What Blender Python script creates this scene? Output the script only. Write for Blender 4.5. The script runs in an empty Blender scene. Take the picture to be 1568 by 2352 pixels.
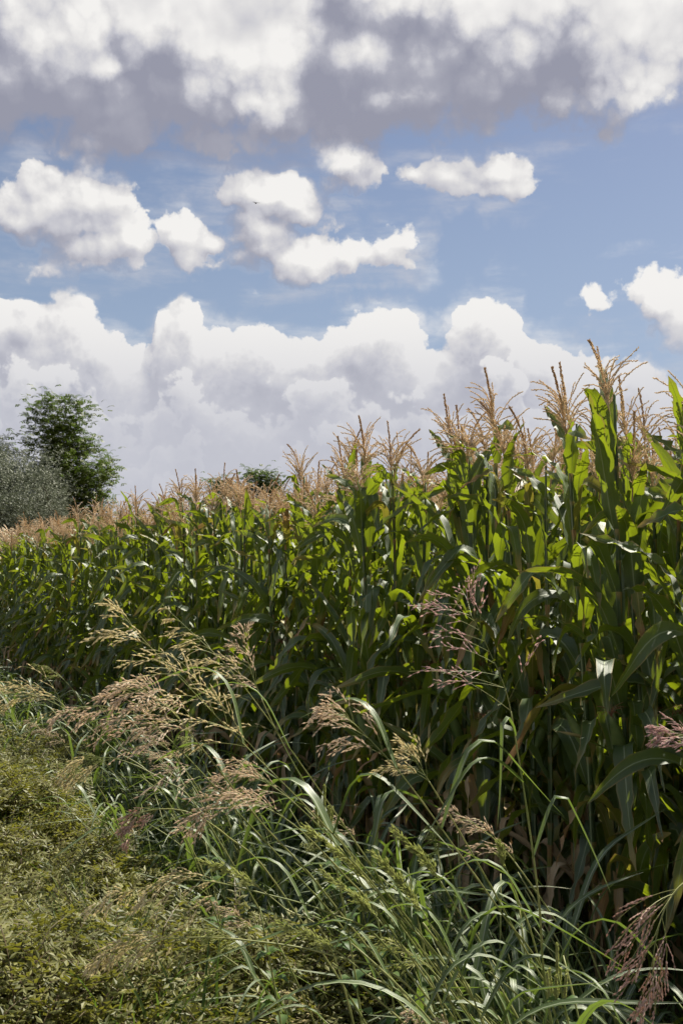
import bpy, math, random
import numpy as np
from mathutils import Vector, Matrix, Euler

# ------------------------------------------------------------------ camera
S = bpy.context.scene
C = S.collection
EYE = 1.85
PITCH = math.radians(3.25)
FPX = 2613.0                       # focal length in units of a 1568 px wide print
cam_d = bpy.data.cameras.new('camera')
cam_d.sensor_fit = 'HORIZONTAL'; cam_d.sensor_width = 24; cam_d.lens = 24 * FPX / 1568
cam_d.clip_start = 0.05; cam_d.clip_end = 20000
cam = bpy.data.objects.new('camera', cam_d); C.objects.link(cam)
cam.location = (0, 0, EYE); cam.rotation_euler = (math.radians(90) + PITCH, 0, 0)
S.camera = cam

def ray(px, py):
    """direction of a print point (1568 x 2352 print), with y component 1"""
    a, b = (px - 784) / FPX, (1176 - py) / FPX
    c, s = math.cos(PITCH), math.sin(PITCH)
    x, y, z = a, c - b * s, s + b * c
    return x / y, 1.0, z / y
def at(px, py, Y):
    r = ray(px, py)
    return Vector((r[0] * Y, Y, EYE + r[2] * Y))

# ------------------------------------------------------------------ sun, sky, exposure
SUN_EL = math.radians(53); SUN_AZ = math.radians(44)      # azimuth to the right of the view (+Y)
sun_dir = Vector((math.sin(SUN_AZ) * math.cos(SUN_EL), math.cos(SUN_AZ) * math.cos(SUN_EL), math.sin(SUN_EL)))
sd = bpy.data.lights.new('sun', 'SUN'); sd.energy = 5.0; sd.angle = math.radians(0.53); sd.color = (1.0, 0.94, 0.82)
sun = bpy.data.objects.new('sun', sd); C.objects.link(sun)
sun.rotation_euler = sun_dir.to_track_quat('Z', 'Y').to_euler()
S.view_settings.view_transform = 'Standard'; S.view_settings.look = 'None'
S.view_settings.exposure = 0.85; S.view_settings.gamma = 1.0
S.view_settings.use_curve_mapping = False
S.cycles.use_denoising = True
S.cycles.use_adaptive_sampling = True; S.cycles.adaptive_threshold = 0.015
S.cycles.max_bounces = 7; S.cycles.transmission_bounces = 6; S.cycles.diffuse_bounces = 4; S.cycles.glossy_bounces = 3
S.render.film_transparent = False

class NT:
    """tiny helper to write node graphs as expressions"""
    def __init__(s, tree): s.t = tree; s.n = tree.nodes; s.l = tree.links
    def node(s, typ, **kw):
        n = s.n.new(typ)
        for k, v in kw.items(): setattr(n, k, v)
        return n
    def put(s, sock, v):
        if v is None: return
        if isinstance(v, bpy.types.NodeSocket): s.l.new(v, sock)
        else:
            if sock.type == 'RGBA' and isinstance(v, tuple) and len(v) == 3: v = (*v, 1)
            sock.default_value = v
    def m(s, op, a, b=None, c=None, clamp=False):
        n = s.node('ShaderNodeMath', operation=op, use_clamp=clamp)
        for i, v in enumerate((a, b, c)): s.put(n.inputs[i], v)
        return n.outputs[0]
    def vm(s, op, a, b=None, scale=None):
        n = s.node('ShaderNodeVectorMath', operation=op)
        s.put(n.inputs[0], a); s.put(n.inputs[1], b)
        if scale is not None: s.put(n.inputs['Scale'], scale)
        return n.outputs['Value'] if op in ('LENGTH', 'DOT_PRODUCT') else n.outputs[0]
    def xyz(s, x, y, z=0.0):
        n = s.node('ShaderNodeCombineXYZ'); s.put(n.inputs[0], x); s.put(n.inputs[1], y); s.put(n.inputs[2], z)
        return n.outputs[0]
    def sep(s, v):
        n = s.node('ShaderNodeSeparateXYZ'); s.put(n.inputs[0], v); return n.outputs
    def noise(s, v, scale, detail=4.0, rough=0.55, dist=0.0, out=0, dim='2D'):
        n = s.node('ShaderNodeTexNoise', noise_dimensions=dim); s.put(n.inputs['Vector'], v)
        n.inputs['Scale'].default_value = scale; n.inputs['Detail'].default_value = detail
        n.inputs['Roughness'].default_value = rough; n.inputs['Distortion'].default_value = dist
        return n.outputs[out]
    def voro(s, v, scale, detail=3.0, rough=0.5):
        n = s.node('ShaderNodeTexVoronoi', feature='F1', voronoi_dimensions='2D'); s.put(n.inputs['Vector'], v)
        n.inputs['Scale'].default_value = scale; n.inputs['Detail'].default_value = detail
        n.inputs['Roughness'].default_value = rough; n.inputs['Lacunarity'].default_value = 2.1
        n.normalize = False
        return n.outputs['Distance']
    def map(s, v, a, b, c=0.0, d=1.0, smooth=True):
        n = s.node('ShaderNodeMapRange', interpolation_type='SMOOTHSTEP' if smooth else 'LINEAR')
        for i, x in enumerate((v, a, b, c, d)): s.put(n.inputs[i], x)
        return n.outputs[0]
    def mix(s, f, a, b):
        n = s.node('ShaderNodeMix', data_type='RGBA', clamp_factor=True)
        s.put(n.inputs[0], f)
        s.put(n.inputs[6], (*a, 1) if isinstance(a, tuple) and len(a) == 3 else a)
        s.put(n.inputs[7], (*b, 1) if isinstance(b, tuple) and len(b) == 3 else b)
        return n.outputs[2]
    def curve(s, v, pts, lo, hi):
        """v in 0..1 -> value in lo..hi through points (x, value)"""
        n = s.node('ShaderNodeFloatCurve'); s.put(n.inputs['Value'], v)
        c = n.mapping.curves[0]
        pts = [(max(0, min(1, x)), (y - lo) / (hi - lo)) for x, y in pts]
        while len(c.points) < len(pts): c.points.new(0.5, 0.5)
        for p, q in zip(c.points, pts): p.location = q; p.handle_type = 'AUTO'
        n.mapping.update()
        return s.m('MULTIPLY_ADD', n.outputs[0], hi - lo, lo)

# Clouds are laid out by compass direction (u, azimuth) and elevation (v), both in radians * 10.
def uv(px, py):
    x, y, z = ray(px, py)
    return math.atan2(x, y) * 10, math.atan2(z, math.hypot(x, y)) * 10
U0, U1 = -3.6, 3.6
def cpts(pairs):
    o = []
    for px, py in pairs:
        u, v = uv(px, py); o.append(((u - U0) / (U1 - U0), v))
    return o
TOP_BASE = [(-120, 375), (0, 372), (70, 346), (130, 380), (200, 425), (320, 425), (345, 385), (410, 380), (470, 395), (520, 400), (700, 405), (870, 395), (900, 352),
            (1000, 360), (1200, 352), (1330, 345), (1400, 352), (1450, 320), (1480, 275), (1568, 292), (1700, 300)]
LIT_BASE = [(-120, 150), (0, 170), (180, 185), (330, 205), (370, 160), (440, 245), (560, 285), (650, 270), (700, 215), (740, 150), (780, 90), (850, 80), (910, 130),
            (980, 120), (1080, 175), (1200, 190), (1300, 170), (1400, 240), (1500, 290), (1568, 300), (1700, 300)]
LOW_TOP = [(-120, 640), (0, 662), (60, 668), (95, 690), (130, 655), (215, 650), (250, 712), (335, 775), (365, 690), (430, 672), (490, 730), (560, 745), (650, 722),
           (750, 722), (790, 700), (860, 688), (945, 698), (985, 752), (1050, 695), (1110, 658), (1195, 655), (1215, 725), (1270, 768), (1350, 785), (1420, 800),
           (1500, 800), (1568, 850), (1700, 800)]
BLOBS = [  # centre x, y, half width, half height (print points)
    (160, 480, 125, 78), (40, 500, 90, 65), (230, 580, 110, 62), (90, 610, 190, 28),
    (410, 530, 62, 54), (430, 590, 70, 42), (480, 550, 45, 40),
    (600, 545, 95, 60), (690, 590, 85, 58), (560, 580, 60, 40), (625, 450, 130, 58),
    (880, 575, 76, 50), (810, 600, 50, 34),
    (1120, 378, 112, 48), (1128, 432, 112, 30), (800, 378, 105, 58),
    (1382, 690, 36, 36), (1412, 728, 30, 26), (1468, 762, 20, 13), (1515, 700, 72, 62), (1590, 730, 70, 60), (598, 672, 40, 20),
    (500, 600, 60, 32), (755, 592, 50, 28), (700, 500, 90, 40), (300, 555, 60, 48), (960, 402, 60, 16), (180, 330, 50, 35), (255, 400, 100, 36)]

LIT_BLOBS = [(790, 385, 105, 48), (250, 408, 95, 28), (200, 318, 28, 20), (170, 360, 60, 16), (1130, 385, 110, 50), (835, 110, 62, 40), (590, 235, 95, 50), (930, 222, 60, 12), (250, 150, 110, 50), (1420, 225, 120, 40), (620, 440, 110, 30)]
world = bpy.data.worlds.new('World'); S.world = world; world.use_nodes = True
wt = world.node_tree; wt.nodes.clear()
W = NT(wt)
dirn = W.vm('NORMALIZE', W.node('ShaderNodeTexCoord').outputs['Generated'])
dx, dy, dz = W.sep(dirn)
u_ = W.m('MULTIPLY', W.m('ARCTAN2', dx, dy), 10.0)
v_ = W.m('MULTIPLY', W.m('ARCSINE', dz), 10.0)

def dens_group():
    g = bpy.data.node_groups.new('cloud_depth', 'ShaderNodeTree')
    g.interface.new_socket('P', in_out='INPUT', socket_type='NodeSocketVector')
    g.interface.new_socket('H', in_out='OUTPUT', socket_type='NodeSocketFloat')
    g.interface.new_socket('L', in_out='OUTPUT', socket_type='NodeSocketFloat')
    g.interface.new_socket('T', in_out='OUTPUT', socket_type='NodeSocketFloat')
    g.interface.new_socket('D', in_out='OUTPUT', socket_type='NodeSocketFloat')
    g.interface.new_socket('S', in_out='OUTPUT', socket_type='NodeSocketFloat')
    G = NT(g); gi = G.node('NodeGroupInput'); go = G.node('NodeGroupOutput')
    P = gi.outputs[0]
    # wavy edges: the layout is read at a place shifted by noise
    warp = G.vm('SUBTRACT', G.noise(P, 2.2, 5, 0.6, out=1), (0.5, 0.5, 0.5))
    Q = G.vm('ADD', P, G.vm('MULTIPLY', warp, (0.24, 0.22, 0.0)))
    x, y, _ = G.sep(Q)
    un = G.m('DIVIDE', G.m('SUBTRACT', x, U0), U1 - U0, clamp=True)
    top = G.m('SUBTRACT', y, G.curve(un, cpts(TOP_BASE), 2.0, 5.0))
    low = G.m('SUBTRACT', G.curve(un, cpts(LOW_TOP), 0.5, 4.0), y)
    lit = G.m('SUBTRACT', y, G.curve(un, cpts(LIT_BASE), 2.0, 5.0))
    G.put(go.inputs['T'], top)
    h = G.m('MAXIMUM', top, low)
    for bx, by, rx, ry in BLOBS:
        u, v = uv(bx, by); k = 10 / FPX; rx *= k * 1.30; ry *= k * 1.27
        d = G.vm('LENGTH', G.vm('MULTIPLY', G.vm('SUBTRACT', Q, (u, v, 0)), (1 / rx, 1 / ry, 0)))
        h = G.m('SMOOTH_MAX', h, G.m('MULTIPLY', G.m('SUBTRACT', 1.12, d), min(rx, ry) * 1.1), 0.03)
    # higher than the camera looks, the bank breaks up into scattered cloud
    far = G.map(y, 4.9, 5.8)
    h = G.m('ADD', G.m('MULTIPLY', h, G.m('SUBTRACT', 1.0, far)), G.m('MULTIPLY', far, G.m('MULTIPLY', G.m('SUBTRACT', G.noise(P, 0.35, 3), 0.62), 4.0)))
    # depth grows like a dome from the rim and then levels off
    h = G.m('MULTIPLY', G.m('SIGN', h), G.m('SUBTRACT', 1.0, G.m('POWER', 2.718, G.m('MULTIPLY', G.m('ABSOLUTE', h), -2.5))))
    R = G.vm('ADD', P, G.vm('SCALE', warp, scale=0.22))
    b1 = G.voro(R, 1.9, 3.0, 0.55)
    b2 = G.m('SUBTRACT', 0.62, G.m('POWER', G.voro(R, 1.9, 1.6, 0.5), 1.4))
    bil = G.m('SUBTRACT', 0.62, G.m('POWER', b1, 1.3))
    fine = G.m('SUBTRACT', G.noise(P, 8.0, 5, 0.62), 0.5)
    big = G.m('SUBTRACT', G.noise(G.vm('MULTIPLY', P, (0.75, 1.5, 1)), 1.1, 3, 0.5), 0.5)
    G.put(go.inputs['H'], G.m('ADD', G.m('ADD', h, G.m('MULTIPLY', big, 0.55)), G.m('ADD', G.m('MULTIPLY', bil, 0.34), G.m('MULTIPLY', fine, 0.22))))
    G.put(go.inputs['S'], G.m('ADD', G.m('ADD', h, G.m('MULTIPLY', big, 0.55)), G.m('ADD', G.m('MULTIPLY', b2, 0.36), G.m('MULTIPLY', fine, 0.05))))
    for bx, by, rx, ry in LIT_BLOBS:
        u, v = uv(bx, by); k = 10 / FPX; rx *= k; ry *= k
        d = G.vm('LENGTH', G.vm('MULTIPLY', G.vm('SUBTRACT', Q, (u, v, 0)), (1 / rx, 1 / ry, 0)))
        lit = G.m('SMOOTH_MAX', lit, G.m('MULTIPLY', G.m('SUBTRACT', 1.25, d), min(rx, ry) * 2.2), 0.06)
    G.put(go.inputs['D'], G.m('ADD', low, G.m('ADD', G.m('MULTIPLY', bil, 0.42), G.m('ADD', G.m('MULTIPLY', big, 0.9), G.m('MULTIPLY', fine, 0.25)))))
    G.put(go.inputs['L'], G.m('ADD', lit, G.m('ADD', G.m('MULTIPLY', b2, 0.34), G.m('MULTIPLY', fine, 0.18))))
    return g
DG = dens_group()
def dens(p):
    n = W.node('ShaderNodeGroup'); n.node_tree = DG; W.put(n.inputs[0], p); return n.outputs
p0 = W.xyz(u_, v_, 0.0)
d0 = dens(p0)
d1 = dens(W.vm('ADD', p0, (0.04, 0.08, 0.0)))
d2 = dens(W.vm('ADD', p0, (0.10, 0.26, 0.0)))
g1 = W.m('SUBTRACT', d0[4], d1[4]); g2 = W.m('SUBTRACT', d0[4], d2[4])
# crisp upper rims, torn and thin undersides
alpha = W.map(d0[0], 0.05, W.m('ADD', 0.17, W.map(g2, 0.08, -0.22, 0.0, 0.34)))
wisp = W.map(W.noise(W.vm('MULTIPLY', p0, (0.5, 2.0, 1.0)), 1.3, 5, 0.6), 0.38, 0.8, 0.0, 0.75)
alpha = W.m('MAXIMUM', alpha, W.m('MULTIPLY', wisp, W.map(d0[0], -0.45, 0.1)))
high = W.map(d0[2], -0.05, 0.16)                            # 1 in the high bank
lowb = W.map(v_, 2.75, 2.45)                                # 1 in the low bank
light = W.m('ADD', W.m('MULTIPLY', g1, W.m('ADD', 1.15, W.m('MULTIPLY', high, -0.75))), W.m('MULTIPLY', g2, W.m('ADD', 0.85, W.m('MULTIPLY', high, -0.4))))
mott = W.m('MULTIPLY', W.m('SUBTRACT', W.noise(W.vm('MULTIPLY', p0, (0.8, 1.4, 1.0)), 1.0, 3, 0.5), 0.5), 0.55)
hb = W.m('ADD', W.m('ADD', W.m('MULTIPLY', W.map(d0[1], -0.12, 0.58), 0.88), W.map(d0[2], 0.45, 0.0, 0.0, 0.16)), W.m('ADD', mott, 0.08))
# the low bank: heads standing in front of heads, each bright on top and grey below
lb = W.curve(W.m('DIVIDE', d0[3], 2.2, clamp=True), [(0, .80), (.08, .68), (.17, .42), (.27, .22), (.335, .76), (.39, .55), (.45, .32), (.50, .26), (.54, .72), (.61, .48), (.68, .30), (.73, .66), (.85, .48), (1, .5)], 0.0, 1.0)
base = W.m('ADD', W.m('MULTIPLY', high, hb), W.m('MULTIPLY', W.m('SUBTRACT', 1.0, high), W.m('ADD', W.m('MULTIPLY', lowb, lb), W.m('MULTIPLY', W.m('SUBTRACT', 1.0, lowb), 0.58))))
lf = W.m('ADD', base, light, clamp=True)
lf = W.m('MAXIMUM', lf, W.m('MULTIPLY', W.m('MULTIPLY', W.map(d0[0], 0.32, 0.10), 0.62), W.m('SUBTRACT', 1.0, high)))        # thin edges let the sun through
cr = W.node('ShaderNodeValToRGB'); W.put(cr.inputs[0], lf)
e = cr.color_ramp.elements
SKY_K = 0.10
def K(r, g, b): return (r / SKY_K, g / SKY_K, b / SKY_K, 1)
e[0].position = 0.0; e[0].color = K(0.31, 0.318, 0.395)
e[1].position = 1.0; e[1].color = K(0.90, 0.885, 0.865)
for pos, col in ((0.3, K(0.40, 0.405, 0.475)), (0.55, K(0.57, 0.57, 0.62)), (0.78, K(0.735, 0.725, 0.73))):
    q = e.new(pos); q.color = col
sky = W.node('ShaderNodeTexSky', sky_type='NISHITA', sun_disc=False)
sky.sun_elevation = SUN_EL; sky.sun_rotation = SUN_AZ; sky.altitude = 200; sky.air_density = 1.0; sky.dust_density = 1.0; sky.ozone_density = 2.5
blue = W.vm('MULTIPLY', sky.outputs[0], (0.96, 0.87, 0.86))
blue = W.mix(W.map(v_, 4.6, 1.6, 0.0, 0.45), blue, K(0.38, 0.48, 0.62))
air = W.map(v_, 2.5, 1.0, 0.0, 0.9)                        # the low bank pales into the distance
cloud = W.mix(air, cr.outputs[0], K(0.56, 0.57, 0.635))
col = W.mix(alpha, blue, cloud)
bg = W.node('ShaderNodeBackground'); W.put(bg.inputs[0], col); bg.inputs[1].default_value = SKY_K / 2 ** S.view_settings.exposure
wo = W.node('ShaderNodeOutputWorld'); W.l.new(bg.outputs[0], wo.inputs[0])
world.cycles.sampling_method = 'MANUAL'; world.cycles.sample_map_resolution = 512

# ------------------------------------------------------------------ helpers
rnd = random.Random(7)
PI = math.pi
def lerp(a, b, t): return a + (b - a) * t
def sstep(x, a, b):
    t = max(0.0, min(1.0, (x - a) / (b - a))); return t * t * (3 - 2 * t)

class MB:
    """collects ribbons, tubes and small faces; build() links them as ONE mesh object"""
    def __init__(s): s.v = []; s.f = []; s.uv = []; s.m = []
    def face(s, idx, uvs, mat=0): s.f.append(idx); s.uv.extend(uvs); s.m.append(mat)
    def ribbon(s, P, side, up, wid, fold=0.25, ruf=0.0, rufn=5.0, ph=0.0, nx=4, mat=0):
        """a folded, wavy blade: P centre points, side / up unit vectors, wid half widths"""
        n = len(P); b = len(s.v); h = nx / 2
        for i in range(n):
            w = wid[i]; t = i / (n - 1)
            for j in range(nx + 1):
                a = (j - h) / h
                q = P[i] + side[i] * (a * w * math.cos(fold)) + up[i] * (abs(a) * w * math.sin(fold))
                if ruf: q = q + up[i] * (ruf * a * a * math.sin(rufn * 2 * PI * t + ph + (1.9 if a > 0 else 0)) * min(1, w * 60))
                s.v.append(q)
        for i in range(n - 1):
            for j in range(nx):
                a = b + i * (nx + 1) + j
                s.face((a, a + 1, a + nx + 2, a + nx + 1), ((j / nx, i / (n - 1)), ((j + 1) / nx, i / (n - 1)), ((j + 1) / nx, (i + 1) / (n - 1)), (j / nx, (i + 1) / (n - 1))), mat)
    def tube(s, P, R, k=6, mat=0, cap=True):
        b = len(s.v); n = len(P)
        for i in range(n):
            d = (P[min(i + 1, n - 1)] - P[max(i - 1, 0)])
            d = d.normalized() if d.length > 1e-9 else Vector((0, 0, 1))
            x = d.orthogonal().normalized() if i == 0 else (x - d * x.dot(d)).normalized()
            y = d.cross(x)
            for j in range(k):
                a = 2 * PI * j / k
                s.v.append(P[i] + (x * math.cos(a) + y * math.sin(a)) * R[i])
        for i in range(n - 1):
            for j in range(k):
                a = b + i * k + j; c = b + i * k + (j + 1) % k
                s.face((a, c, c + k, a + k), ((j / k, i / (n - 1)), ((j + 1) / k, i / (n - 1)), ((j + 1) / k, (i + 1) / (n - 1)), (j / k, (i + 1) / (n - 1))), mat)
        if cap: s.face(tuple(b + (n - 1) * k + j for j in range(k)), [(0.5, 1)] * k, mat)
    def leaflet(s, p, d, sd, L, w, mat=0, cup=0.0):
        """a small pointed leaf of four corners and a fold"""
        up = d.cross(sd)
        b = len(s.v)
        s.v += [p, p + d * (L * .45) + sd * w + up * cup, p + d * L, p + d * (L * .45) - sd * w + up * cup]
        s.face((b, b + 1, b + 2), ((.5, 0), (1, .5), (.5, 1)), mat); s.face((b, b + 2, b + 3), ((.5, 0), (.5, 1), (0, .5)), mat)
    def grain(s, p, d, L, w, r, mat=0):
        """a seed: two crossed slim diamonds"""
        x = d.orthogonal().normalized(); x.rotate(Matrix.Rotation(r.uniform(0, PI), 3, d)); y = d.cross(x)
        for a in (x, y):
            b = len(s.v); s.v += [p, p + d * (L * .4) + a * w, p + d * L, p + d * (L * .4) - a * w]
            s.face((b, b + 1, b + 2, b + 3), ((.5, 0), (1, .5), (.5, 1), (0, .5)), mat)
    def mesh(s, name, mats, smooth=True):
        me = bpy.data.meshes.new(name)
        me.from_pydata([tuple(q) for q in s.v], [], s.f)
        l = me.uv_layers.new(name='UVMap'); l.data.foreach_set('uv', np.array(s.uv, dtype=np.float32).ravel())
        for m in (mats if isinstance(mats, (list, tuple)) else [mats]): me.materials.append(m)
        me.polygons.foreach_set('material_index', s.m)
        me.polygons.foreach_set('use_smooth', [smooth] * len(s.f))
        me.update(); return me
    def build(s, name, mats, parent=None, col=None, smooth=True):
        o = bpy.data.objects.new(name, s.mesh(name, mats, smooth)); (col or C).objects.link(o)
        if parent: o.parent = parent
        return o

def thing(name, label, cat, loc=(0, 0, 0), rz=0.0, group=None):
    o = bpy.data.objects.new(name, None); C.objects.link(o); o.location = loc; o.rotation_euler = (0, 0, rz)
    o.empty_display_size = 0.1; o['label'] = label; o['category'] = cat
    if group: o['group'] = group
    return o
def copy_thing(src, loc, rz, label, sc=1.0, rx=0.0, ry=0.0):
    r = src.copy(); C.objects.link(r); r.location = loc; r.rotation_euler = (rx, ry, rz); r.scale = (sc, sc, sc); r['label'] = label
    for ch in src.children:
        c = ch.copy(); C.objects.link(c); c.parent = r
        for g in ch.children:
            d = g.copy(); C.objects.link(d); d.parent = c
    return r

def spline(pts, n):
    """Catmull-Rom through points (Vectors), n samples"""
    P = [pts[0] * 2 - pts[1]] + list(pts) + [pts[-1] * 2 - pts[-2]]
    out = []
    for i in range(n):
        t = i / (n - 1) * (len(pts) - 1); k = min(int(t), len(pts) - 2); t -= k
        a, b, c, d = P[k:k + 4]
        out.append(0.5 * ((2 * b) + (c - a) * t + (2 * a - 5 * b + 4 * c - d) * t * t + (3 * b - a - 3 * c + d) * t ** 3))
    return out

# ------------------------------------------------------------------ materials
def new_mat(name):
    m = bpy.data.materials.new(name); m.use_nodes = True; m.node_tree.nodes.clear(); return m, NT(m.node_tree)
def finish(N, col, rough, spec, trans_col=None, trans=0.0, bump=None, coat=0.0):
    p = N.node('ShaderNodeBsdfPrincipled'); N.put(p.inputs['Base Color'], col); N.put(p.inputs['Roughness'], rough)
    p.inputs['Specular IOR Level'].default_value = spec
    p.inputs['Coat Weight'].default_value = coat; p.inputs['Coat Roughness'].default_value = 0.25
    if bump is not None: N.l.new(bump, p.inputs['Normal'])
    out = N.node('ShaderNodeOutputMaterial')
    if trans:
        t = N.node('ShaderNodeBsdfTranslucent'); N.put(t.inputs[0], trans_col)
        x = N.node('ShaderNodeMixShader'); N.put(x.inputs[0], trans)
        N.l.new(p.outputs[0], x.inputs[1]); N.l.new(t.outputs[0], x.inputs[2]); N.l.new(x.outputs[0], out.inputs[0])
    else: N.l.new(p.outputs[0], out.inputs[0])
def blade_mat(name, dark, light, tip, rib, tr, trans=0.35, rough=0.36, spec=0.5, ribw=0.045, tipv=0.9, veins=70.0):
    m, N = new_mat(name)
    tc = N.node('ShaderNodeTexCoord'); ux, uy, _ = N.sep(tc.outputs['UV'])
    rand = N.node('ShaderNodeObjectInfo').outputs['Random']
    pn = N.noise(tc.outputs['Object'], 3.0, 3, 0.6, dim='3D')
    f = N.m('ADD', N.m('MULTIPLY', rand, 0.55), N.m('MULTIPLY', N.map(pn, 0.3, 0.7), 0.5), clamp=True)
    col = N.mix(f, dark, light)
    vn = N.noise(N.xyz(N.m('MULTIPLY', ux, veins), N.m('MULTIPLY', uy, 3.0)), 1.0, 2, 0.5)
    col = N.mix(N.map(vn, 0.42, 0.75, 0.0, 0.45), col, tuple(min(1, c * 1.7 + 0.01) for c in light))
    edge = N.m('ABSOLUTE', N.m('SUBTRACT', ux, 0.5))
    age = N.m('ADD', uy, N.m('ADD', N.m('MULTIPLY', rand, 0.25), N.m('MULTIPLY', N.m('SUBTRACT', pn, 0.5), 0.8)))
    dry = N.m('MAXIMUM', N.map(age, tipv, tipv + 0.28), N.m('MULTIPLY', N.map(edge, 0.40, 0.5), N.map(age, tipv - 0.45, tipv)))
    col = N.mix(dry, col, tip)
    sp = N.map(N.noise(tc.outputs['Object'], 55.0, 2, 0.5, dim='3D'), 0.70, 0.76, 0.0, 0.7)
    col = N.mix(N.m('MULTIPLY', sp, N.map(pn, 0.45, 0.6)), col, tuple(c * .8 for c in tip))
    ribf = N.map(edge, ribw, ribw * 0.35)
    col = N.mix(N.m('MULTIPLY', ribf, 0.8), col, rib)
    tcol = N.mix(dry, N.mix(f, tr, tuple(c * 1.25 for c in tr)), tuple(c * 0.9 for c in tip))
    bp = N.node('ShaderNodeBump'); bp.inputs['Strength'].default_value = 0.35; bp.inputs['Distance'].default_value = 0.002
    N.l.new(N.m('SUBTRACT', vn, N.m('MULTIPLY', ribf, 1.0)), bp.inputs['Height'])
    finish(N, col, N.m('ADD', rough, N.m('MULTIPLY', pn, 0.16)), spec, tcol, N.m('MULTIPLY', N.m('SUBTRACT', 1.0, N.m('MULTIPLY', ribf, 0.6)), trans), bp.outputs[0])
    return m
def soft_mat(name, a, b, tr=None, trans=0.0, rough=0.6, spec=0.3, scale=30.0, shift=0.5):
    m, N = new_mat(name)
    tc = N.node('ShaderNodeTexCoord'); rand = N.node('ShaderNodeObjectInfo').outputs['Random']
    pn = N.noise(tc.outputs['Object'], scale, 3, 0.6, dim='3D')
    f = N.m('ADD', N.m('MULTIPLY', N.m('SUBTRACT', rand, 0.5), shift), N.map(pn, 0.3, 0.7), clamp=True)
    finish(N, N.mix(f, a, b), rough, spec, tr, trans)
    return m
M = {}
M['corn'] = blade_mat('corn_leaf_green', (0.008, 0.028, 0.015), (0.072, 0.118, 0.026), (0.36, 0.27, 0.07), (0.30, 0.36, 0.17), (0.36, 0.46, 0.014), 0.26, tipv=0.93, rough=0.45, spec=0.9)
M['corn_dry'] = blade_mat('corn_leaf_dry', (0.36, 0.25, 0.13), (0.52, 0.40, 0.24), (0.40, 0.28, 0.16), (0.55, 0.45, 0.30), (0.40, 0.22, 0.08), 0.25, rough=0.6, spec=0.25)
M['corn_rusty'] = blade_mat('corn_leaf_half_dry', (0.08, 0.12, 0.02), (0.24, 0.23, 0.05), (0.38, 0.22, 0.09), (0.45, 0.35, 0.12), (0.34, 0.30, 0.03), 0.3, tipv=0.65)
M['stalk'] = soft_mat('corn_stalk', (0.07, 0.11, 0.03), (0.15, 0.19, 0.055), rough=0.45, spec=0.4, scale=6.0)
M['tassel'] = soft_mat('tassel_straw', (0.64, 0.51, 0.33), (0.90, 0.78, 0.58), (0.66, 0.46, 0.26), 0.3, scale=40.0)
M['spike'] = soft_mat('tassel_spike', (0.46, 0.29, 0.16), (0.68, 0.49, 0.30), (0.5, 0.3, 0.12), 0.15, scale=60.0)
M['husk'] = soft_mat('ear_husk', (0.12, 0.19, 0.05), (0.22, 0.28, 0.09), (0.25, 0.32, 0.05), 0.2, scale=14.0)
M['silk'] = soft_mat('ear_silk', (0.12, 0.05, 0.02), (0.26, 0.13, 0.06), scale=50.0)
M['blade'] = blade_mat('grass_blade', (0.034, 0.062, 0.018), (0.10, 0.145, 0.042), (0.36, 0.32, 0.14), (0.38, 0.42, 0.28), (0.19, 0.28, 0.035), 0.29, rough=0.36, spec=0.7, ribw=0.09, veins=24.0, tipv=1.1)
M['culm'] = soft_mat('grass_culm', (0.20, 0.24, 0.07), (0.38, 0.38, 0.14), (0.2, 0.25, 0.05), 0.15, rough=0.45, scale=9.0)
M['seed_straw'] = soft_mat('seed_straw', (0.66, 0.57, 0.33), (0.90, 0.81, 0.56), (0.7, 0.6, 0.3), 0.4, scale=45.0)
M['seed_pink'] = soft_mat('seed_pink', (0.64, 0.52, 0.37), (0.92, 0.80, 0.61), (0.66, 0.5, 0.34), 0.4, scale=45.0)
M['seed_purple'] = soft_mat('seed_purple', (0.50, 0.33, 0.31), (0.80, 0.62, 0.56), (0.6, 0.38, 0.34), 0.4, scale=45.0)
M['seed_brown'] = soft_mat('seed_brown', (0.38, 0.24, 0.18), (0.68, 0.50, 0.40), (0.35, 0.18, 0.12), 0.25, scale=45.0)
M['seed_green'] = soft_mat('seed_green', (0.26, 0.29, 0.09), (0.52, 0.52, 0.22), (0.5, 0.55, 0.16), 0.35, scale=45.0)
M['cover'] = soft_mat('cover_leaf', (0.070, 0.082, 0.014), (0.25, 0.245, 0.075), (0.25, 0.25, 0.03), 0.34, rough=0.52, spec=0.4, scale=16.0, shift=0.8)
M['cover_dry'] = soft_mat('cover_leaf_brown', (0.20, 0.11, 0.05), (0.36, 0.25, 0.13), (0.3, 0.2, 0.06), 0.25, scale=16.0)
M['twig'] = soft_mat('twig', (0.09, 0.06, 0.035), (0.16, 0.12, 0.06), scale=12.0)
M['lawn'] = soft_mat('short_grass', (0.038, 0.07, 0.016), (0.11, 0.155, 0.04), (0.16, 0.26, 0.03), 0.32, rough=0.45, scale=6.0, shift=0.8)
M['weed'] = soft_mat('weed_leaf', (0.05, 0.10, 0.025), (0.11, 0.17, 0.045), (0.16, 0.28, 0.04), 0.35, rough=0.5, scale=20.0)
M['bark'] = soft_mat('bark', (0.07, 0.055, 0.04), (0.15, 0.12, 0.09), rough=0.9, spec=0.1, scale=8.0)
M['locust'] = soft_mat('locust_leaf', (0.045, 0.065, 0.012), (0.13, 0.15, 0.03), (0.11, 0.18, 0.025), 0.32, rough=0.5, spec=0.35, scale=1.3)
M['silver'] = soft_mat('silver_leaf', (0.14, 0.155, 0.10), (0.32, 0.34, 0.25), (0.18, 0.22, 0.12), 0.22, rough=0.55, spec=0.3, scale=1.1)
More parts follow.
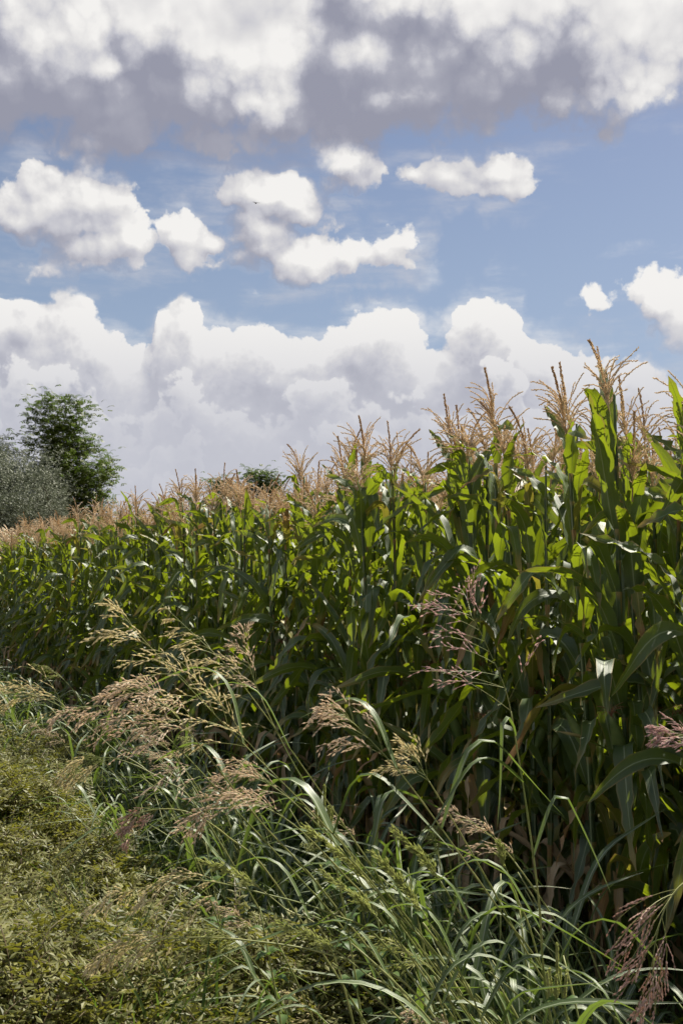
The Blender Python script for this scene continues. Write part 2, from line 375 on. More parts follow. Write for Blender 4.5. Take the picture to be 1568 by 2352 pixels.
M['bird'] = soft_mat('bird_dark', (0.02, 0.02, 0.02), (0.05, 0.045, 0.04))
def soil():
    m, N = new_mat('soil'); tc = N.node('ShaderNodeTexCoord').outputs['Object']
    a = N.noise(tc, 0.6, 6, 0.6, dim='3D'); b = N.noise(tc, 14.0, 5, 0.65, dim='3D')
    col = N.mix(N.map(a, 0.35, 0.65), (0.07, 0.05, 0.032), (0.13, 0.10, 0.06))
    col = N.mix(N.map(b, 0.45, 0.7, 0, 0.6), col, (0.10, 0.11, 0.045))
    bp = N.node('ShaderNodeBump'); bp.inputs['Distance'].default_value = 0.04; N.l.new(b, bp.inputs['Height'])
    finish(N, col, 0.95, 0.1, bump=bp.outputs[0]); return m
M['soil'] = soil()

def scatter(name, coll, pts, rots, scl, idx, parent=None):
    """one object whose geometry nodes put the prototypes of coll on its points"""
    me = bpy.data.meshes.new(name); n = len(pts)
    me.vertices.add(n); me.vertices.foreach_set('co', np.asarray(pts, dtype=np.float32).ravel())
    a = me.attributes.new('rot', 'FLOAT_VECTOR', 'POINT'); a.data.foreach_set('vector', np.asarray(rots, dtype=np.float32).ravel())
    a = me.attributes.new('scl', 'FLOAT', 'POINT'); a.data.foreach_set('value', np.asarray(scl, dtype=np.float32))
    a = me.attributes.new('idx', 'INT', 'POINT'); a.data.foreach_set('value', np.asarray(idx, dtype=np.int32))
    o = bpy.data.objects.new(name, me); C.objects.link(o)
    g = bpy.data.node_groups.new(name, 'GeometryNodeTree')
    g.interface.new_socket('Geometry', in_out='INPUT', socket_type='NodeSocketGeometry')
    g.interface.new_socket('Geometry', in_out='OUTPUT', socket_type='NodeSocketGeometry')
    G = NT(g); gi = G.node('NodeGroupInput'); go = G.node('NodeGroupOutput')
    ci = G.node('GeometryNodeCollectionInfo', transform_space='ORIGINAL'); ci.inputs[0].default_value = coll
    ci.inputs['Separate Children'].default_value = True; ci.inputs['Reset Children'].default_value = True
    def na(nm, t):
        q = G.node('GeometryNodeInputNamedAttribute', data_type=t); q.inputs[0].default_value = nm; return q.outputs[0]
    ip = G.node('GeometryNodeInstanceOnPoints'); e2r = G.node('FunctionNodeEulerToRotation')
    G.l.new(na('rot', 'FLOAT_VECTOR'), e2r.inputs[0]); G.l.new(e2r.outputs[0], ip.inputs['Rotation'])
    G.l.new(gi.outputs[0], ip.inputs['Points']); G.l.new(ci.outputs[0], ip.inputs['Instance'])
    ip.inputs['Pick Instance'].default_value = True
    G.l.new(na('idx', 'INT'), ip.inputs['Instance Index']); G.l.new(na('scl', 'FLOAT'), ip.inputs['Scale'])
    G.l.new(ip.outputs[0], go.inputs[0])
    md = o.modifiers.new('scatter', 'NODES'); md.node_group = g
    o['kind'] = 'stuff'
    return o

# ------------------------------------------------------------------ leaves, stalks, tassels
def blade_curve(r, p0, az, th0, th1, L, n, s0=0.35, sw=0.5, twist=0.0, wob=0.0, d_az=0.0):
    """centre line of a leaf that leaves the stem at th0 from the vertical and bends to th1"""
    P = [p0.copy()]; side = []; up = []; st = L / n
    ph = r.uniform(0, 6)
    for i in range(n + 1):
        t = i / n
        th = th0 + (th1 - th0) * sstep(t, s0 - sw / 2, s0 + sw / 2) + wob * math.sin(4 * t + ph)
        a = az + d_az * t + wob * 0.8 * math.sin(3 * t + ph * 2)
        d = Vector((math.sin(th) * math.cos(a), math.sin(th) * math.sin(a), math.cos(th)))
        sd = Vector((-math.sin(a), math.cos(a), 0))
        u = sd.cross(d) * -1 if False else d.cross(sd)
        if u.z < 0 and th < PI / 2: u = -u
        u = Vector((-math.cos(th) * math.cos(a), -math.cos(th) * math.sin(a), math.sin(th)))
        ro = Matrix.Rotation(twist * t ** 1.3, 3, d); sd = ro @ sd; u = ro @ u
        side.append(sd); up.append(u)
        if i < n: P.append(P[-1] + d * st)
    return P, side, up

def corn_leaf(mb, r, z, az, L, W, th0, th1, s0, sw, twist, n=18, nx=4, mat=0):
    p0 = Vector((math.cos(az) * 0.012, math.sin(az) * 0.012, z))
    P, sd, up = blade_curve(r, p0, az, th0, th1, L, n, s0, sw, twist, r.uniform(0.02, 0.12), r.uniform(-0.5, 0.5))
    wid = [0.5 * W * min(1, 0.42 + 2.6 * t) * max(0.0, 1 - t ** 2.6) ** 0.85 + 0.0006 for t in [i / n for i in range(n + 1)]]
    mb.ribbon(P, sd, up, wid, fold=r.uniform(0.15, 0.5), ruf=r.uniform(0.004, 0.014), rufn=r.uniform(3, 7), ph=r.uniform(0, 6), nx=nx, mat=mat)

def fluffy(mb, r, P, gl, gw, step, ang, core, mat=0, k=4):
    """a thin axis P set with seeds"""
    mb.tube(P, [core] * len(P), 3, mat, cap=False)
    tot = 0; nxt = 0
    for a, b in zip(P, P[1:]):
        seg = (b - a).length; d = (b - a).normalized(); o = d.orthogonal().normalized()
        while nxt < tot + seg:
            q = a + d * (nxt - tot); w = o.copy(); w.rotate(Matrix.Rotation(r.uniform(0, 2 * PI), 3, d))
            mb.grain(q, (d + w * math.tan(ang * r.uniform(.5, 1.3))).normalized(), gl * r.uniform(.8, 1.2), gw, r, mat)
            nxt += step * r.uniform(.7, 1.3)
        tot += seg

def tassel(mb, r, z, lod, lean):
    """mats: 0 straw, 1 spike"""
    ca, la = r.uniform(0, 2 * PI), lean
    ax = Vector((math.cos(ca) * la, math.sin(ca) * la, 1)).normalized()
    H = r.uniform(0.20, 0.31); bend = r.uniform(0.0, 0.14); bd = Vector((math.cos(ca + .4), math.sin(ca + .4), -0.25))
    A = [Vector((0, 0, z - 0.10)) + ax * (0.10 + H) * t + bd * (bend * t ** 3) for t in [i / 10 for i in range(11)]]
    if lod: mb.tube(A, [0.004] * 5 + [0.009, 0.007, 0.009, 0.007, 0.007, 0.001], 4, 1)
    else:
        mb.tube(A[:6], [0.004, 0.004, .0035, .0035, .003, .003], 5, 1)
        fluffy(mb, r, A[4:], 0.012, 0.0040, 0.0020, 0.55, 0.0034, 1)
    for i in range(r.randint(16, 26)):
        t = r.uniform(0.22, 0.55); b = A[int(t * 10)]; az = r.uniform(0, 2 * PI)
        L = r.uniform(0.12, 0.24) * (1.1 - 0.5 * t)
        P, _, _ = blade_curve(r, b, az, r.uniform(0.25, 0.7), r.uniform(0.7, 2.0), L, 6 if lod else 9, r.uniform(.3, .8), .9, 0, .1)
        if lod: mb.tube(P, [0.003, 0.005, 0.003, 0.0055, 0.003, 0.005, 0.001], 3, 0, cap=False)
        else: fluffy(mb, r, P, 0.010, 0.0030, 0.0042, 0.45, 0.0014, 0)

def stalk_points(r, H):
    lx, ly = r.uniform(-.03, .03), r.uniform(-.03, .03); ph = r.uniform(0, 6)
    return lambda z: Vector((lx * (z / H) ** 2 + .006 * math.sin(3 * z + ph), ly * (z / H) ** 2 + .006 * math.cos(3 * z + ph), z))
def corn_spec(r, seed):
    """leaves of one plant: (height, azimuth, length, width, th0, th1, s0, sw, twist, material)"""
    H = r.uniform(2.28, 2.46); az0 = r.uniform(0, 2 * PI); n = r.randint(18, 22); L = []
    for i in range(n):
        f = i / (n - 1)
        z = 0.20 + (H - 0.35) * f
        az = az0 + (i % 2) * PI + r.uniform(-.75, .75)
        ln = (0.40 + 0.27 * math.sin(PI * min(1, f * 0.85 + .12))) * r.uniform(.85, 1.1) * (0.72 if f > .85 else 1)
        w = (0.056 + 0.026 * math.sin(PI * (f * .8 + .1))) * r.uniform(.85, 1.12)
        k = r.random()
        if k < 0.30: th0, th1, s0, sw = r.uniform(.4, .85), r.uniform(1.9, 2.75), r.uniform(.32, .5), r.uniform(.5, .9)      # arching
        elif k < 0.78: th0, th1, s0, sw = r.uniform(.3, .7), r.uniform(2.4, 3.05), r.uniform(.25, .5), r.uniform(.08, .2)   # folded over
        else: th0, th1, s0, sw = r.uniform(.3, .7), r.uniform(1.0, 1.8), r.uniform(.4, .7), .8                            # fairly upright
        if f > .78: th0 *= .55; th1 *= r.uniform(.35, .95); s0 = max(s0, .5); ln *= 1.12; w *= 1.1
        if f < .55 and r.random() < .5: th1 = max(th1, r.uniform(2.1, 3.0)); th0 += .1
        mat = 'corn'
        if f < .2 and r.random() < .45: mat = 'corn_dry'; th1 = 3.0; sw = .2; w *= .7
        elif r.random() < .05: mat = 'corn_rusty'; w *= .8
        L.append((z, az, ln, w, th0, th1, s0, sw, r.choice((-1, 1)) * r.uniform(0.1, 2.2), mat))
    return H, L

# ------------------------------------------------------------------ the ground
g = MB()
nx = 40
def gz(x, y): return 0.0
R_ = 4000.0
g.v = [Vector((-R_, -R_, 0)), Vector((R_, -R_, 0)), Vector((R_, R_, 0)), Vector((-R_, R_, 0))]
g.face((0, 1, 2, 3), ((0, 0), (1, 0), (1, 1), (0, 1)))
go_ = g.build('ground', M['soil']); go_['kind'] = 'structure'

# ------------------------------------------------------------------ the maize field
E0 = Vector((1.32, 4.27, 0)); ED = Vector((-0.4226, 0.9063, 0)).normalized(); EN = Vector((ED.y, -ED.x, 0))
protos = []
NP = 12
for k in range(NP):
    r = random.Random(100 + k); H, L = corn_spec(r, k); sp = stalk_points(r, H)
    parts = []                                   # (part name, mesh, label)
    mb = MB(); zs = [i * H / 26 for i in range(27)]
    mb.tube([sp(z) for z in zs], [0.0135 * (1 - .62 * z / H) * (1.18 if i % 3 == 0 else 1) for i, z in enumerate(zs)], 7)
    parts.append(('stalk', mb.mesh('stalk', M['stalk']), None, None))
    allm = MB()
    for (z, az, ln, w, a, b, s0, sw, tw, mt) in L:
        mb = MB(); rr = random.Random(int(z * 1e5)); q = sp(z)
        corn_leaf(mb, rr, z, az, ln, w, a, b, s0, sw, tw)
        mb.tube([sp(z - .13 + .13 * i / 4) for i in range(5)], [.0165 * (1 - .55 * z / H)] * 4 + [.018 * (1 - .5 * z / H)], 7, cap=False)   # the sheath round the stalk
        parts.append(('leaf', mb.mesh('leaf', M[mt]), {'corn_dry': 'dry tan leaf', 'corn_rusty': 'yellow and rust brown leaf'}.get(mt), None))
        rr = random.Random(int(z * 1e5)); ms = {'corn': 0, 'corn_dry': 1, 'corn_rusty': 2}[mt]
        corn_leaf(allm, rr, z, az, ln, w, a, b, s0, sw, tw, 12, 2, ms)
    foliage = allm.mesh('foliage', [M['corn'], M['corn_dry'], M['corn_rusty']])
    mb = MB(); tassel(mb, r, H, False, r.uniform(0, .25)); parts.append(('tassel', mb.mesh('tassel', [M['tassel'], M['spike']]), None, None))
    mb = MB(); az = L[5][1]; ez = r.uniform(.9, 1.15); d = Vector((math.cos(az) * .42, math.sin(az) * .42, .9)).normalized()
    P = [sp(ez) + d * (.015 + .23 * i / 9) for i in range(10)]
    mb.tube(P, [.008, .017, .023, .026, .027, .026, .023, .018, .012, .007], 9)
    ear = ('ear', mb.mesh('ear', M['husk']), None)
    mb = MB()
    for i in range(14):
        Q, _, _ = blade_curve(r, P[-1], r.uniform(0, 6.28), r.uniform(.1, .6), r.uniform(1.2, 3), r.uniform(.04, .09), 4)
        mb.tube(Q, [.0012] * 5, 3, cap=False)
    parts.append(('ear', ear[1], None, mb.mesh('silk', M['silk'])))
    # plain version for the far field: one mesh
    lo = MB(); lo.v, lo.f, lo.uv, lo.m = allm.v, allm.f, allm.uv, allm.m
    lo.tube([sp(z) for z in zs[::5]], [.013, .012, .010, .008, .006, .005], 5, 3)
    n0 = len(lo.m); rr = random.Random(k); tassel(lo, rr, H, True, rr.uniform(0, .25))
    lo.m[n0:] = [x + 4 for x in lo.m[n0:]]
    lome = lo.mesh('maize_plain', [M['corn'], M['corn_dry'], M['corn_rusty'], M['stalk'], M['tassel'], M['spike']])
    protos.append((parts, foliage, lome))
far_col = bpy.data.collections.new('maize_protos')
for p in protos: far_col.objects.link(bpy.data.objects.new('maize_plain', p[2]))

fr = random.Random(5)
plants = []
for k in range(10):
    s = -3.2 - 1.0 * (k > 3)
    while s < 62:
        s += fr.uniform(.095, .15) * (1 if s < 25 else 1.35)
        if fr.random() < .03: continue
        p = E0 + ED * s + EN * (0.60 * k + fr.gauss(0, .05))
        plants.append((p, k, s, fr.uniform(0, 2 * PI), fr.uniform(.95, 1.045), fr.randrange(NP), (fr.gauss(0, .035), fr.gauss(0, .035))))
def in_view(p, m=0.25):
    return p.y > 1 and abs(p.x) < p.y * 0.30 + m
vis = sorted([q for q in plants if in_view(q[0])], key=lambda q: q[0].y * (1 + .28 * q[1]))
keep = set(id(q) for q in vis[:290])
row_word = ['front row', 'second row', 'third row', 'fourth row', 'fifth row', 'sixth row', 'seventh row', 'eighth row', 'ninth row', 'tenth row']
ones = ['', 'first', 'second', 'third', 'fourth', 'fifth', 'sixth', 'seventh', 'eighth', 'ninth', 'tenth', 'eleventh', 'twelfth', 'thirteenth', 'fourteenth', 'fifteenth', 'sixteenth', 'seventeenth', 'eighteenth', 'nineteenth']
def ordinal(n):
    if n < 20: return ones[n]
    ten = {2: 'twent', 3: 'thirt', 4: 'fort', 5: 'fift', 6: 'sixt', 7: 'sevent', 8: 'eight', 9: 'ninet'}[n // 10]
    return ten + 'ieth' if n % 10 == 0 else ten + 'y-' + ones[n % 10]
def zone(p):
    px = 784 + FPX * p.x / p.y
    for lim, w in ((1280, 'at the right edge'), (1000, 'behind the open purple seed head'), (720, 'above the orange tan seed head'), (450, 'below the two far tree tops'), (250, 'right of the dark tree')):
        if px > lim: return w
    return 'below the dark and silvery trees'
count = {}
detail = set(id(q) for q in vis[:120])
for q in sorted([q for q in plants if id(q) in keep], key=lambda q: -(q[0].x / q[0].y)):
    p, k, s, rz, sc, pi, tl = q
    zn = zone(p); count[k, zn] = count.get((k, zn), 0) + 1; o_ = ordinal(count[k, zn])
    parts, foliage, _ = protos[pi]
    if k <= 2: label = f'{o_} maize plant from the right in the {row_word[k]}, {zn}'
    else: label = f'maize plant with tan tassel behind the three front rows, {zn}'
    t = thing('maize_plant', label, 'maize plant', p, rz, 'maize plants along the edge of the field')
    t.rotation_euler = (tl[0], tl[1], rz); t.scale = (sc, sc, sc)
    if id(q) in detail: use = parts
    else: use = [x for x in parts if x[0] in ('stalk', 'tassel')] + [('foliage', foliage, None, None)]
    for nm, me, lb, sub in use:
        o = bpy.data.objects.new(nm, me); C.objects.link(o); o.parent = t
        if lb: o['label'] = lb
        if sub: so = bpy.data.objects.new('silk', sub); C.objects.link(so); so.parent = o
rest = [q for q in plants if id(q) not in keep]
mf = scatter('maize_field', far_col, [q[0] for q in rest], [(q[6][0], q[6][1], q[3]) for q in rest], [q[4] for q in rest], [q[5] for q in rest])
mf['label'] = 'dense green maize crop with straw coloured tassels filling the field behind its edge'; mf['category'] = 'maize field'

# ------------------------------------------------------------------ tall seeding grass
WIND = Vector((-0.55, -0.05, -0.35))
def panicle(mb, r, A, Lmax, seed_gap=.0075, droop=1.0, gl=.0125, gw=.0021, open_=.7, stem_mat=1, bunch=1.0):
    """A: axis points base to tip; branches ascend, spread and droop, seeds on the outer parts. mats 0 seed, 1 stem"""
    seed_gap *= 2.3; n = len(A); L = sum((b - a).length for a, b in zip(A, A[1:]))
    mb.tube(A, [lerp(.0016, .0005, i / (n - 1)) for i in range(n)], 4, stem_mat, cap=False)
    t = 0.0
    while t < 0.97:
        f = t * (n - 1); i = int(f); b = A[i].lerp(A[min(i + 1, n - 1)], f - i); d = (A[min(i + 1, n - 1)] - A[i]).normalized()
        for q in range(r.randint(1, 2) if t < .8 else 1):
            ln = Lmax * (0.22 + .78 * (1 - t) ** .9) * r.uniform(.6, 1.05)
            o = d.orthogonal().normalized(); o.rotate(Matrix.Rotation(r.uniform(0, 2 * PI), 3, d))
            v = (d + o * open_ * r.uniform(.5, 1.3)).normalized(); pts = [b.copy()]; m = 9
            for j in range(m):
                v = (v + (WIND * .13 + Vector((0, 0, -.07))) * droop * (j / m + .35)).normalized()
                pts.append(pts[-1] + v * ln / m)
            mb.tube(pts, [.0006] * len(pts), 3, stem_mat, cap=False)
            for j in range(3, m + 1):
                for side in range(r.choice((0, 1, 1, 1, 2))):
                    w = (pts[j] - pts[j - 1]).normalized(); oo = w.orthogonal().normalized(); oo.rotate(Matrix.Rotation(r.uniform(0, 6.28), 3, w))
                    vv = (w + oo * .5).normalized(); l2 = ln * .26 * (1.25 - j / m) * r.uniform(.6, 1.2) * bunch + .012
                    Q = [pts[j]]
                    for _ in range(4): vv = (vv + WIND * .06 * droop + Vector((0, 0, -.05)) * droop).normalized(); Q.append(Q[-1] + vv * l2 / 4)
                    fluffy(mb, r, Q, gl, gw, seed_gap, .18, .0005, 0)
        t += r.uniform(.05, .10)
def culm_obj(parent, P, r0=.0032, r1=.0014, name='stem'):
    mb = MB(); n = len(P); mb.tube(P, [lerp(r0, r1, i / (n - 1)) * (1.35 if i % 9 == 4 else 1) for i in range(n)], 6); return mb.build(name, M['culm'], parent)
def grass_leaf(parent, r, p, az, L, W, th0, th1, s0=.45, sw=.7, twist=0., n=14, mat='blade', col=None):
    mb = MB(); P, sd, up = blade_curve(r, p, az, th0, th1, L, n, s0, sw, twist, .05, r.uniform(-.3, .3))
    wid = [.5 * W * min(1, .5 + 3 * t) * max(0, 1 - t ** 2.2) + .0004 for t in [i / n for i in range(n + 1)]]
    mb.ribbon(P, sd, up, wid, fold=r.uniform(.2, .45), nx=2); return mb.build('leaf', M[mat], parent)

def hero(label, seed_mat, path, root, frac, Lmax, seed, leaves=(), droop=1.0, open_=.7, gap=.0075, r0=.0032, bunch=1.0, gl=.0125, gw=.0021):
    """path: print points with depth, TIP first; root: ground point; frac: share of the path that is panicle"""
    r = random.Random(seed); pts = [at(*q) for q in path][::-1]; base = Vector(root)
    t = thing('seeding_grass_plant', label, 'tall grass', base, 0, 'tall seeding grass in front of the maize')
    mid = base.lerp(pts[0], .5) + Vector((.04, 0, .05))
    full = [q - base for q in spline([base, mid] + pts, 70)]
    nvis = len(path) - 1; cut = 2 / (1 + len(path)); k0 = int(70 * (1 - (1 - cut) * frac))
    culm_obj(t, full[:k0 + 1], r0)
    mb = MB(); panicle(mb, r, full[k0:], Lmax, gap, droop, gl, gw, open_=open_, bunch=bunch); mb.build('panicle', [M[seed_mat], M['culm']], t)
    for (fr_, az, L, W, th0, th1, s0, sw, tw) in leaves:
        grass_leaf(t, r, full[int(fr_ * 69)], az, L, W, th0, th1, s0, sw, tw)
    return t
Lf = math.radians
H = []
hero('tall grass with a long straw seed head left of centre, leaning furthest up the maize', 'seed_straw',
     [(272, 1402, 2.45), (330, 1470, 2.45), (430, 1575, 2.5), (540, 1690, 2.55), (700, 1850, 2.6), (860, 2020, 2.7), (1000, 2190, 2.8)], (.78, 3.0, 0), .58, .25, 1,
     [(.62, PI * .9, .4, .02, .3, 1.9, .4, .5, .4), (.45, -.3, .42, .024, .4, 2.3, .35, .3, .3)], gap=.0065)
hero('tall grass with a slender pale seed head just right of the longest straw one', 'seed_straw',
     [(372, 1388, 2.75), (450, 1462, 2.75), (530, 1540, 2.75), (640, 1685, 2.8), (740, 1825, 2.85), (850, 1985, 2.9), (960, 2150, 3.0)], (.85, 3.2, 0), .5, .17, 2,
     [(.6, PI, .45, .022, .5, 2.1, .4, .5, .3)], gap=.0085)
hero('tall grass with a thin pink seed head between the straw heads and the dark maize', 'seed_pink',
     [(560, 1440, 3.0), (565, 1500, 3.0), (590, 1580, 3.0), (640, 1690, 3.0), (700, 1800, 3.0), (800, 1960, 3.05)], (.6, 3.3, 0), .45, .13, 3, gap=.012)
hero('tall grass with a pinkish drooping seed head arching left above the weeds', 'seed_pink',
     [(130, 1640, 2.5), (230, 1622, 2.5), (330, 1650, 2.5), (430, 1740, 2.5), (540, 1860, 2.6), (680, 2010, 2.7), (800, 2150, 2.8)], (.55, 2.9, 0), .58, .19, 4,
     [(.5, PI * .8, .4, .02, .5, 2.0, .4, .5, .3)], droop=1.4, gap=.0065)
hero('tall grass with a dense pink tan seed head hanging over the dark gap at left', 'seed_pink',
     [(255, 1600, 2.4), (330, 1590, 2.4), (400, 1640, 2.45), (480, 1740, 2.5), (600, 1890, 2.6), (760, 2070, 2.7)], (.6, 2.85, 0), .52, .17, 5, droop=1.2, gap=.0065)
hero('tall grass with an orange tan seed head in the middle of the dark maize', 'seed_pink',
     [(757, 1608, 2.5), (800, 1650, 2.5), (850, 1700, 2.5), (930, 1790, 2.5), (1050, 1955, 2.55), (1160, 2110, 2.6), (1250, 2240, 2.7)], (.78, 2.9, 0), .42, .16, 6,
     [(.55, .2, .5, .026, .3, 2.4, .4, .3, .3), (.66, 2.6, .38, .02, .4, 2.0, .4, .5, -.4)], gap=.007)
hero('tall grass with a small open straw seed head right of the orange tan one', 'seed_straw',
     [(930, 1718, 2.6), (965, 1765, 2.6), (1000, 1820, 2.6), (1060, 1920, 2.65), (1140, 2060, 2.7), (1210, 2190, 2.8)], (.85, 3.0, 0), .34, .12, 7, gap=.0085)
hero('tall grass with an open purple seed head against the maize right of centre', 'seed_purple',
     [(1040, 1362, 2.6), (1085, 1420, 2.6), (1125, 1500, 2.6), (1165, 1600, 2.6), (1190, 1740, 2.6), (1212, 1880, 2.6), (1238, 2080, 2.6), (1250, 2250, 2.65)], (.5, 2.75, 0), .46, .27, 8,
     [(.60, 3.3, .3, .03, .25, 3.05, .12, .12, .2), (.52, 3.6, .36, .022, .9, 2.4, .3, .4, .2), (.40, .1, .40, .024, .4, 2.7, .35, .15, .3), (.3, 2.9, .45, .025, .5, 2.2, .4, .4, .2)], open_=1.25, gap=.009, droop=.45)
hero('tall grass with a bushy pinkish seed head in the tangle at centre', 'seed_pink',
     [(425, 1905, 2.5), (500, 1850, 2.5), (590, 1850, 2.5), (680, 1900, 2.5), (790, 2010, 2.6), (900, 2140, 2.7)], (.62, 2.9, 0), .55, .14, 9, droop=1.0, gap=.006)
hero('tall grass with a fine pink seed head at centre beside the bright arching blade', 'seed_pink',
     [(520, 1790, 2.6), (590, 1790, 2.6), (670, 1840, 2.6), (780, 1950, 2.65), (900, 2090, 2.7)], (.66, 2.95, 0), .5, .17, 10,
     [(.52, 2.6, .55, .034, .55, 2.8, .35, .5, .1)], droop=1.1, gap=.008)
hero('tall grass bent low with a straw seed head over the olive ground cover', 'seed_straw',
     [(215, 2072, 2.6), (330, 2040, 2.6), (450, 2022, 2.6), (600, 2052, 2.6), (760, 2100, 2.65), (900, 2190, 2.7)], (.62, 2.85, 0), .5, .14, 11, droop=1.7, gap=.0055)
hero('tall grass bent low, lower of two straw seed heads over the ground cover', 'seed_straw',
     [(208, 2210, 2.45), (300, 2172, 2.45), (420, 2155, 2.45), (560, 2160, 2.45), (760, 2195, 2.5), (960, 2290, 2.55)], (.55, 2.65, 0), .42, .12, 12, droop=1.5, gap=.0055, bunch=.8)
hero('tall grass with a small drooping brown seed head on a thin arch at left', 'seed_brown',
     [(290, 1945, 2.7), (300, 1890, 2.7), (345, 1862, 2.7), (430, 1866, 2.7), (520, 1920, 2.75), (640, 2040, 2.8)], (.35, 2.95, 0), .46, .06, 13, droop=1.0, gap=.009)
hero('tall grass with a purple brown seed head hanging in the lower right corner', 'seed_brown',
     [(1505, 2330, 1.7), (1500, 2200, 1.7), (1530, 2080, 1.72), (1590, 2020, 1.75), (1660, 2060, 1.8), (1700, 2200, 1.85)], (.72, 2.0, 0), .6, .19, 14, gl=.0075, gw=.0015, droop=1.6, gap=.0034, open_=.9)
hero('tall grass with a pink seed head entering at the right edge of the photo', 'seed_purple',
     [(1515, 1690, 2.2), (1570, 1690, 2.2), (1640, 1740, 2.2), (1690, 1900, 2.2)], (.85, 2.4, 0), .6, .09, 15, droop=.5, gap=.013)
hero('tall grass with a pale arched seed head above the weeds at the left edge', 'seed_straw',
     [(-20, 1612, 3.4), (60, 1596, 3.4), (150, 1630, 3.4), (260, 1720, 3.4), (380, 1830, 3.4)], (-.2, 3.6, 0), .55, .2, 16, droop=1.2, gap=.009)
hero('tall grass with a thin drooping straw head over the short green grass at left', 'seed_straw',
     [(150, 1790, 3.2), (190, 1758, 3.2), (260, 1742, 3.2), (370, 1790, 3.2), (470, 1880, 3.2)], (.1, 3.4, 0), .5, .14, 17, droop=1.7, gap=.009)
hero('tall grass with a narrow upright green seed head low at right of centre', 'seed_green',
     [(1148, 1940, 2.7), (1160, 1990, 2.7), (1190, 2070, 2.7), (1230, 2180, 2.7)], (.6, 2.8, 0), .4, .035, 18, open_=.25, gap=.011, droop=.2)
for j, (tx, ty, bx, by, z, lab) in enumerate([
    (700, 1900, 1010, 2230, 2.7, 'tall grass with a narrow yellow green seed head above the centre tangle'),
    (745, 2005, 1010, 2300, 2.6, 'tall grass with a yellow green seed head in the middle of the lower tangle'),
    (905, 1905, 1130, 2230, 2.75, 'tall grass with a yellow green seed head beside the leafy weed spike'),
    (640, 2120, 960, 2340, 2.5, 'tall grass with a yellow green seed head low over the ground cover edge'),
    (860, 1960, 1100, 2330, 2.6, 'tall grass with a dense yellow green seed head below the weed spike'),
    (470, 1980, 760, 2180, 2.7, 'tall grass with a green seed head at the left rim of the tangle')]):
    a = at(bx, by, z)
    hero(lab, 'seed_green', [(tx, ty, z), (lerp(tx, bx, .3) + 10, lerp(ty, by, .3) - 18, z), (lerp(tx, bx, .6) + 8, lerp(ty, by, .6) - 14, z), (bx, by, z)],
         (a.x + .12, a.y + .1, 0),   .5, .045, 40 + j, [(.5, 2.8, .4, .02, .5, 2.2, .4, .5, .3), (.4, .2, .4, .02, .5, 2.2, .4, .5, .3)], open_=.2, droop=.25, gap=.006)

# leafy clumps of the same grass along the field edge
clumps = []
for k in range(7):
    r = random.Random(300 + k)
    t = thing('grass_clump', '', 'grass clump', (0, 0, 0), 0, 'grass clumps along the field edge')
    for c in range(r.randint(6, 9)):
        h = r.uniform(.45, 1.1); az = PI + r.uniform(-1.1, 1.1); ln = r.uniform(.15, .75)
        b = Vector((r.uniform(-.09, .09), r.uniform(-.09, .09), 0))
        P, _, _ = blade_curve(r, b, az, .12, ln + .3, h, 24, .6, .9, 0, .04)
        culm_obj(t, P, .0030, .0018)
        for q in range(r.randint(2, 5)):
            i = r.randint(3, 21)
            grass_leaf(t, r, P[i], r.uniform(0, 2 * PI), r.uniform(.32, .62), r.uniform(.014, .026), r.uniform(.3, .7), r.uniform(1.3, 2.7), r.uniform(.3, .6), r.uniform(.2, .8), r.uniform(-1, 1))
        if r.random() < .13:
            mb = MB(); A = [P[-1] + (P[-1] - P[-2]).normalized() * (.24 * i / 8) + Vector((-.05, 0, -.06)) * (i / 8) ** 2 for i in range(9)]
            panicle(mb, r, A, r.uniform(.05, .14), .011, 1.2, open_=.6); mb.build('panicle', [M[r.choice(['seed_straw', 'seed_pink', 'seed_green'])], M['culm']], t)
    clumps.append(t)
spots = []
r = random.Random(22)
for i in range(150):
    s = -1.6 + 20 * (i / 150) ** 1.55 + r.uniform(-.2, .2)
    p = E0 + ED * s - EN * (.75 + .8 * r.random())
    if p.y > 2.2 and abs(p.x) < p.y * .3 + .5: spots.append(p)
spots.sort(key=lambda p: p.y)
cnt = {}
for i, p in enumerate(spots):
    src = clumps[i % 7]
    sx = p.x / p.y
    where = ('at lower right under the maize' if sx > .17 else 'in the tangle below centre' if sx > -.05 else 'left of centre beside the ground cover' if sx > -.17 else 'along the far left field edge')
    o = src if i < 7 else copy_thing(src, p, 0, '')
    o.location = p; o.rotation_euler = (0, 0, r.uniform(-.8, .8)); s_ = r.uniform(.75, 1.15); o.scale = (s_, s_, s_)
    cnt[where] = cnt.get(where, 0) + 1
    o['label'] = f'{ordinal(cnt[where])} nearest clump of green grass blades {where}'

